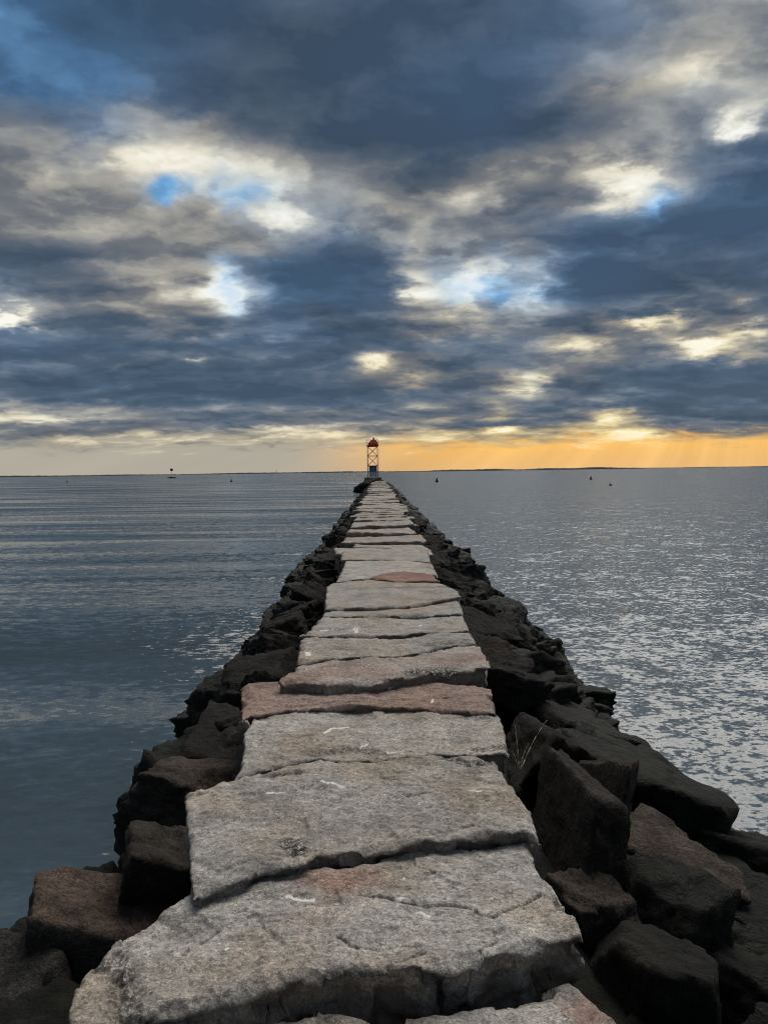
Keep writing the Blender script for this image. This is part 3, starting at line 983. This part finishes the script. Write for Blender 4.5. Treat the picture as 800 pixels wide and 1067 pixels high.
# boulders one can make out beside the near blocks (position, half sizes in metres, turn)
NEAR = [
    # left side
    ((-1.36, 3.55, -.66), (.42, .36, .36), (R_(2), R_(6), R_(12)), 251, dict(rust=.45, dry=.9), 'boulder with a rust brown top beside the pinkish cracked block'),
    ((-1.62, 3.25, -.72), (.30, .34, .34), (R_(12), R_(-10), R_(50)), 202, dict(dry=.8), None),
    ((-1.22, 4.75, -.40), (.33, .34, .25), (R_(0), R_(12), R_(-15)), 203, dict(rust=.12, dry=.5), 'dark brown boulder perched beside the wide grey block'),
    ((-1.10, 3.95, -.62), (.36, .36, .34), (R_(10), R_(20), R_(30)), 204, dict(dry=.35), None),
    ((-1.52, 4.35, -1.08), (.36, .42, .30), (R_(0), R_(30), R_(10)), 205, None, None),
    ((-1.90, 4.15, -1.32), (.42, .45, .36), (R_(20), R_(0), R_(70)), 206, None, None),
    ((-2.05, 3.55, -1.35), (.40, .45, .36), (R_(20), R_(10), R_(20)), 207, None, None),
    ((-1.42, 5.4, -1.05), (.38, .5, .36), (R_(0), R_(25), R_(40)), 208, None, None),
    ((-1.25, 5.7, -.62), (.40, .6, .36), (R_(0), R_(20), R_(0)), 209, None, None),
    ((-1.9, 2.9, -1.1), (.5, .5, .4), (R_(0), R_(20), R_(0)), 210, None, None),
    ((-1.35, 2.75, -.80), (.45, .45, .35), (R_(0), R_(10), R_(60)), 211, None, None),
    # right side
    ((1.13, 4.35, -.52), (.16, .55, .45), (R_(-14), R_(12), R_(4)), 221, dict(dry=.45), 'upright grey slab leaning against the wide grey block'),
    ((1.36, 4.65, -.52), (.13, .48, .45), (R_(-14), R_(16), R_(0)), 222, dict(dry=.40), None),
    ((1.86, 5.85, -1.02), (.78, .80, .46), (R_(-6), R_(30), R_(-14)), 223, dict(dry=-.5), 'huge black weed stained boulder sloping down to the water'),
    ((1.74, 4.75, -.92), (.46, .36, .24), (R_(6), R_(20), R_(-24)), 224, dict(dry=.75, rust=.15), 'pale brown layered ledge below the black boulder'),
    ((1.04, 3.72, -.66), (.22, .25, .22), (R_(0), R_(14), R_(15)), 225, dict(dry=.5, rust=.15), 'small wedge shaped boulder with a pale top between darker ones'),
    ((1.46, 3.85, -.84), (.27, .30, .36), (R_(0), R_(20), R_(40)), 226, None, None),
    ((1.18, 3.32, -.80), (.27, .33, .36), (R_(10), R_(12), R_(20)), 227, dict(dry=.1), 'dark squat boulder beside the lowest block'),
    ((1.78, 3.62, -1.02), (.30, .32, .28), (R_(10), R_(5), R_(70)), 228, dict(dry=.22), None),
    ((2.55, 5.20, -1.25), (.45, .5, .36), (R_(10), R_(5), R_(70)), 229, None, None),
    ((2.25, 4.55, -1.22), (.55, .55, .30), (R_(0), R_(14), R_(10)), 230, None, None),
    ((1.25, 5.6, -.66), (.42, .6, .38), (R_(0), R_(20), R_(0)), 231, None, None),
    ((1.65, 6.7, -.88), (.48, .7, .42), (R_(0), R_(20), R_(20)), 232, None, None),
    ((2.15, 7.1, -1.22), (.45, .6, .36), (R_(0), R_(20), R_(20)), 233, None, None),
    ((2.2, 3.3, -1.3), (.5, .5, .3), (R_(0), R_(14), R_(40)), 234, None, None),
    ((1.15, 2.7, -.95), (.4, .4, .36), (R_(0), R_(10), R_(60)), 235, None, None),
    ((1.42, 4.3, -.95), (.26, .3, .28), (R_(20), R_(10), R_(30)), 236, None, None),
    ((2.0, 4.1, -1.15), (.3, .35, .26), (R_(10), R_(12), R_(80)), 237, None, None),
    ((1.72, 3.05, -1.1), (.3, .35, .3), (R_(10), R_(-12), R_(10)), 238, None, None),
    ((1.32, 3.55, -.88), (.16, .18, .15), (R_(30), R_(12), R_(10)), 239, dict(dry=.2), None),
]
for loc, sc_, rot, seed, at, lab in NEAR:
    me = rock_mesh('boulder', seed, 5, planes=4 + seed % 4, soft=70, rough=.55 if seed in (251, 202, 221, 222, 227) else 1.0)
    ob = boulder(me, loc, sc_, rot, **({} if at is None else at))
    if lab:
        ob['label'] = lab

# rows of boulders along both flanks
rng = random.Random(11)
rows = [(-1, [(1.08, -.55, .30), (1.38, -.90, .36), (1.72, -1.25, .38)]),
        (1, [(1.16, -.52, .32), (1.50, -.78, .38), (1.88, -1.05, .42), (2.25, -1.34, .40)])]
spots = []
for s, lanes in rows:
    for li, (lat, zz, rad) in enumerate(lanes):
        y = 6.0 + 0.4 * li + (0.9 if s > 0 else 0)
        while y < 127:
            r = rad * rng.uniform(.75, 1.25)
            spots.append((s * (lat + rng.uniform(-.12, .14)), y, zz + rng.uniform(-.10, .12), r))
            y += r * rng.uniform(1.25, 1.75)
spots.sort(key=lambda p: p[1])
NB = 300 - len(NEAR)
far_v, far_f, off = [], [], 0
LOWV = []
for i in range(10):
    me = rock_mesh('tmp', 300 + i, 2, planes=8)
    LOWV.append((np.array([v.co[:] for v in me.vertices]), [tuple(p.vertices) for p in me.polygons]))
    bpy.data.meshes.remove(me)
for i, (x, y, z, r) in enumerate(spots):
    sc_ = (r * rng.uniform(.85, 1.2), r * rng.uniform(.9, 1.4), r * rng.uniform(.65, .95))
    rot = (rng.uniform(-.4, .4), rng.uniform(-.5, .5), rng.uniform(0, 6.28))
    if i < NB:
        boulder(VAR[rng.randrange(len(VAR))], (x, y, z), sc_, rot)
    else:
        V0, F0 = LOWV[rng.randrange(len(LOWV))]
        from mathutils import Euler
        Rm = np.array(Euler(rot).to_matrix())
        far_v.append((V0 * np.array(sc_)) @ Rm.T + np.array([x, y, z]))
        far_f += [tuple(q + off for q in f) for f in F0]
        off += len(V0)
# end mound round the tower
for i in range(150):
    y = rng.uniform(108, 134)
    w = min(1.0, (y - 106) / 6.0)
    x = rng.uniform(-3.3 * w, 1.6) if y < 124 else rng.uniform(-3.4, 2.2)
    if -0.95 < x < 1.15 and y < 122:
        x = -1.2 - rng.uniform(0, 1.6) * w
    z = 0.25 - abs(x + 0.6) * 0.5 + rng.uniform(-.1, .12)
    r = rng.uniform(.45, .75)
    V0, F0 = LOWV[rng.randrange(len(LOWV))]
    far_v.append(V0 * r * np.array([1, 1.1, .8]) + np.array([x, y, z]))
    far_f += [tuple(q + off for q in f) for f in F0]
    off += len(V0)
rub = child_fix(mesh_obj('distant_rubble', np.concatenate(far_v), far_f, ROCK, bw))
rub['kind'] = 'stuff'

# ------------------------------------------------------------------ light tower at the seaward end
TX, TY, TZ = on_plane(388.3, 497.5, 0.68).x, 130.0, 0.68
STEEL = plain_mat('weathered_white_steel', (.78, .77, .74), 0.5, 0.0, .15, 3)
MSTEEL = plain_mat('grey_steel', (.40, .38, .36), 0.5, 0.0, .3, 3)
DSTEEL = plain_mat('dark_steel', (.06, .055, .055), 0.5, 0.3, .3, 3)
REDP = plain_mat('red_paint', (.80, .05, .03), 0.45, 0.0, .2, 2)
BLUEP = plain_mat('blue_grey_panel', (.12, .14, .24), 0.5, 0.0, .2, 2)
CONC = plain_mat('concrete', (.16, .15, .14), 0.85, 0.0, .3, 1.2)
GLASS = plain_mat('red_lens', (.45, .03, .03), 0.15, 0.0, .1, 2)

tw = empty('light_tower', (TX, TY, TZ))
tag(tw, 'skeleton light tower with red top standing at the seaward end of the breakwater', 'light tower')
hw = 0.86
bm = bmesh.new(); bm_box(bm, 0, 0, -.35, 2.9, 3.2, .7, .05); bm_obj('foundation', bm, CONC, tw)
for sx in (-1, 1):
    for sy in (-1, 1):
        bm = bmesh.new(); bm_tube(bm, (sx * hw, sy * hw, 0), (sx * hw * .96, sy * hw * .96, 5.25), .075, .065, 8)
        bm_box(bm, sx * hw, sy * hw, .02, .3, .3, .05)
        bm_obj('leg', bm, MSTEEL, tw)
for zz in (1.95, 3.6, 5.2):
    for (a, b_) in (((-1, -1), (1, -1)), ((1, -1), (1, 1)), ((1, 1), (-1, 1)), ((-1, 1), (-1, -1))):
        bm = bmesh.new(); bm_tube(bm, (a[0] * hw * .97, a[1] * hw * .97, zz), (b_[0] * hw * .97, b_[1] * hw * .97, zz), .05, .05, 6)
        bm_obj('horizontal_strut', bm, DSTEEL, tw)
for (z0, z1) in ((1.95, 3.6), (3.6, 5.2)):
    for (a, b_) in (((-1, -1), (1, -1)), ((1, -1), (1, 1)), ((1, 1), (-1, 1)), ((-1, 1), (-1, -1))):
        for (p, q) in ((a, b_), (b_, a)):
            bm = bmesh.new(); bm_tube(bm, (p[0] * hw * .97, p[1] * hw * .97, z0), (q[0] * hw * .97, q[1] * hw * .97, z1), .045, .045, 6)
            bm_obj('cross_brace', bm, STEEL, tw)
bm = bmesh.new(); bm_box(bm, 0, 0, 5.29, 2.05, 2.05, .09); bm_obj('gallery_deck', bm, DSTEEL, tw)
# red hood: a tapering housing
bm = bmesh.new()
bot = [bm.verts.new((x, y, 5.335)) for x, y in ((-.85, -.9), (.98, -.9), (.98, .9), (-.85, .9))]
mid = [bm.verts.new((x, y, 5.75)) for x, y in ((-.66, -.78), (.90, -.78), (.90, .78), (-.66, .78))]
top = [bm.verts.new((x, y, 6.28)) for x, y in ((-.22, -.5), (.62, -.5), (.62, .5), (-.22, .5))]
for A_, B_ in ((bot, mid), (mid, top)):
    for i in range(4):
        bm.faces.new((A_[i], A_[(i + 1) % 4], B_[(i + 1) % 4], B_[i]))
bm.faces.new(top); bm.faces.new(bot[::-1])
bmesh.ops.bevel(bm, geom=list(bm.edges), offset=.03, segments=2, affect='EDGES')
hood = bm_obj('red_hood', bm, REDP, tw)
bm = bmesh.new(); bm_tube(bm, (.2, 0, 6.26), (.2, 0, 6.38), .26, .22, 12); bm_obj('lantern_base', bm, DSTEEL, tw)
bm = bmesh.new(); bm_tube(bm, (.2, 0, 6.38), (.2, 0, 6.72), .15, .13, 12); bm_obj('lantern', bm, GLASS, tw)
bm = bmesh.new(); bm_tube(bm, (.55, .2, 6.2), (.55, .2, 7.25), .035, .025, 6); bm_obj('mast', bm, DSTEEL, tw)
bm = bmesh.new()
for (a, b_) in (((-1, -1), (1, -1)), ((1, -1), (1, 1)), ((1, 1), (-1, 1)), ((-1, 1), (-1, -1))):
    for zz in (5.85, 6.3):
        bm_tube(bm, (a[0] * 1.0, a[1] * 1.0, zz), (b_[0] * 1.0, b_[1] * 1.0, zz), .024, .024, 6)
    bm_tube(bm, (a[0] * 1.0, a[1] * 1.0, 5.3), (a[0] * 1.0, a[1] * 1.0, 6.32), .03, .03, 6)
bm_obj('railing', bm, DSTEEL, tw)
bm = bmesh.new(); bm_box(bm, .05, 0, .98, 1.32, 1.25, 1.76, .03); hut = bm_obj('equipment_cabinet', bm, BLUEP, tw)
bm = bmesh.new(); bm_box(bm, .05, 0, 1.90, 1.5, 1.45, .10, .02); bm_obj('roof', bm, plain_mat('dark_red_lid', (.10, .03, .03), .6), hut)
bm = bmesh.new(); bm_box(bm, .05, -.635, .50, 1.20, .03, .70, .0); bm_obj('pale_panel', bm, plain_mat('pale_grey_paint', (.48, .5, .52), .5), hut)
bm = bmesh.new()
for sx in (-.2, .2):
    bm_tube(bm, (hw + .28 + sx * 0, -.2 + sx, 0), (hw + .28, -.2 + sx, 5.3), .02, .02, 6)
for i in range(16):
    bm_tube(bm, (hw + .28, -.4, .3 + i * .32), (hw + .28, 0, .3 + i * .32), .014, .014, 5)
bm_obj('ladder', bm, STEEL, tw)


# ------------------------------------------------------------------ marks on the water
BLACK = plain_mat('black_paint', (.018, .018, .02), 0.5)
GREEN = plain_mat('dark_green_paint', (.02, .05, .035), 0.5)
PALE = plain_mat('faded_float', (.22, .21, .19), 0.6)
ISLE = plain_mat('islet_rock', (.03, .03, .03), .9, 0, .4, .5)


def buoy(px, py, dist_m, h, mat, label, kind):
    d = ray(px, py)
    x, y = EYE.x + d.x / d.y * dist_m, dist_m
    t = empty('buoy', (x, y, WATER))
    tag(t, label, 'buoy')
    if kind == 'can':
        bm = bmesh.new(); bm_tube(bm, (0, 0, -.3), (0, 0, h * .35), h * .34, h * .34, 14); bm_obj('float', bm, mat, t)
        bm = bmesh.new(); bm_tube(bm, (0, 0, h * .35), (0, 0, h * .85), h * .22, h * .12, 12); bm_obj('tower', bm, mat, t)
        bm = bmesh.new(); bm_tube(bm, (0, 0, h * .85), (0, 0, h), h * .05, h * .05, 8); bm_obj('lantern', bm, mat, t)
    else:
        bm = bmesh.new(); bmesh.ops.create_uvsphere(bm, u_segments=14, v_segments=8, radius=h * .45, matrix=Matrix.Translation((0, 0, h * .2))); bm_obj('float', bm, mat, t, True)
        bm = bmesh.new(); bm_tube(bm, (0, 0, h * .5), (0, 0, h), h * .08, h * .06, 8); bm_obj('stick', bm, mat, t)


buoy(455, 501, 205, 1.25, BLACK, 'black buoy floating off the light tower end of the breakwater', 'can')
buoy(615.5, 498, 215, 1.05, BLACK, 'small black buoy on open water off the headland tip', 'can')
buoy(636, 504.5, 135, .6, PALE, 'faded little float inshore of the small black buoy', 'ball')
buoy(241, 501, 290, 1.2, GREEN, 'dark green buoy between the beacon islet and the breakwater', 'can')
buoy(70, 502, 380, .9, BLACK, 'tiny dark float on calm water inshore of the beacon islet', 'ball')

d = ray(179, 498.5); BD = 640.0
bx, by = d.x / d.y * BD, BD
isl = rock_mesh('islet', 400, 4, planes=9)
isl.materials.clear(); isl.materials.append(ISLE)
io = link(bpy.data.objects.new('islet', isl)); io.location = (bx, by, WATER - .6); io.scale = (4.6, 4.0, 2.2)
tag(io, 'low dark rock islet under the beacon out on the water', 'rock')
bc = empty('beacon', (bx, by, WATER + 1.0))
tag(bc, 'thin post beacon with a black ball shaped topmark on the rock islet', 'beacon')
bm = bmesh.new(); bm_tube(bm, (0, 0, -.2), (0, 0, 5.2), .13, .09, 8); bm_obj('post', bm, STEEL, bc)
bm = bmesh.new(); bmesh.ops.create_uvsphere(bm, u_segments=18, v_segments=12, radius=1.25, matrix=Matrix.Translation((0, 0, 6.1)) @ Matrix.Diagonal((1, 1, .95, 1)))
bm_obj('topmark', bm, BLACK, bc, True)

d = ray(288, 491); BD = 8800.0
lt = empty('distant_lighthouse', (d.x / d.y * BD, BD, WATER + 5))
tag(lt, 'faint slim pale tower rising from the far shoreline', 'lighthouse')
bm = bmesh.new(); bm_tube(bm, (0, 0, 0), (0, 0, 36), 4.5, 3.2, 12); bm_obj('shaft', bm, STEEL, lt)
bm = bmesh.new(); bm_tube(bm, (0, 0, 36), (0, 0, 41), 3.6, 1.0, 12); bm_obj('lantern_room', bm, STEEL, lt)

# ------------------------------------------------------------------ dry stalks in a joint of the walkway
STRAW = plain_mat('dry_straw', (.34, .29, .20), .8, 0, .3, 30)
base = on_plane(541, 806, -0.12)
wd = empty('dry_weed', base)
tag(wd, 'dry straw coloured weed stalks growing from a joint at the block edge', 'weed')
for (tip, r) in (((-.02, .02, .27), .0045), ((.18, .10, .27), .004), ((.02, -.03, .12), .0035), ((.06, .03, .16), .003), ((-.05, .02, .13), .003)):
    bm = bmesh.new()
    p0 = Vector((0, 0, 0)); tip = Vector(tip)
    for i in range(5):
        a = tip * (i / 5) + Vector((0, 0, .03 * math.sin(i / 5 * 3.1)))
        b_ = tip * ((i + 1) / 5) + Vector((0, 0, .03 * math.sin((i + 1) / 5 * 3.1)))
        bm_tube(bm, a, b_, r * (1 - i * .14), r * (1 - (i + 1) * .14), 5)
    bm_obj('stalk', bm, STRAW, wd, True)
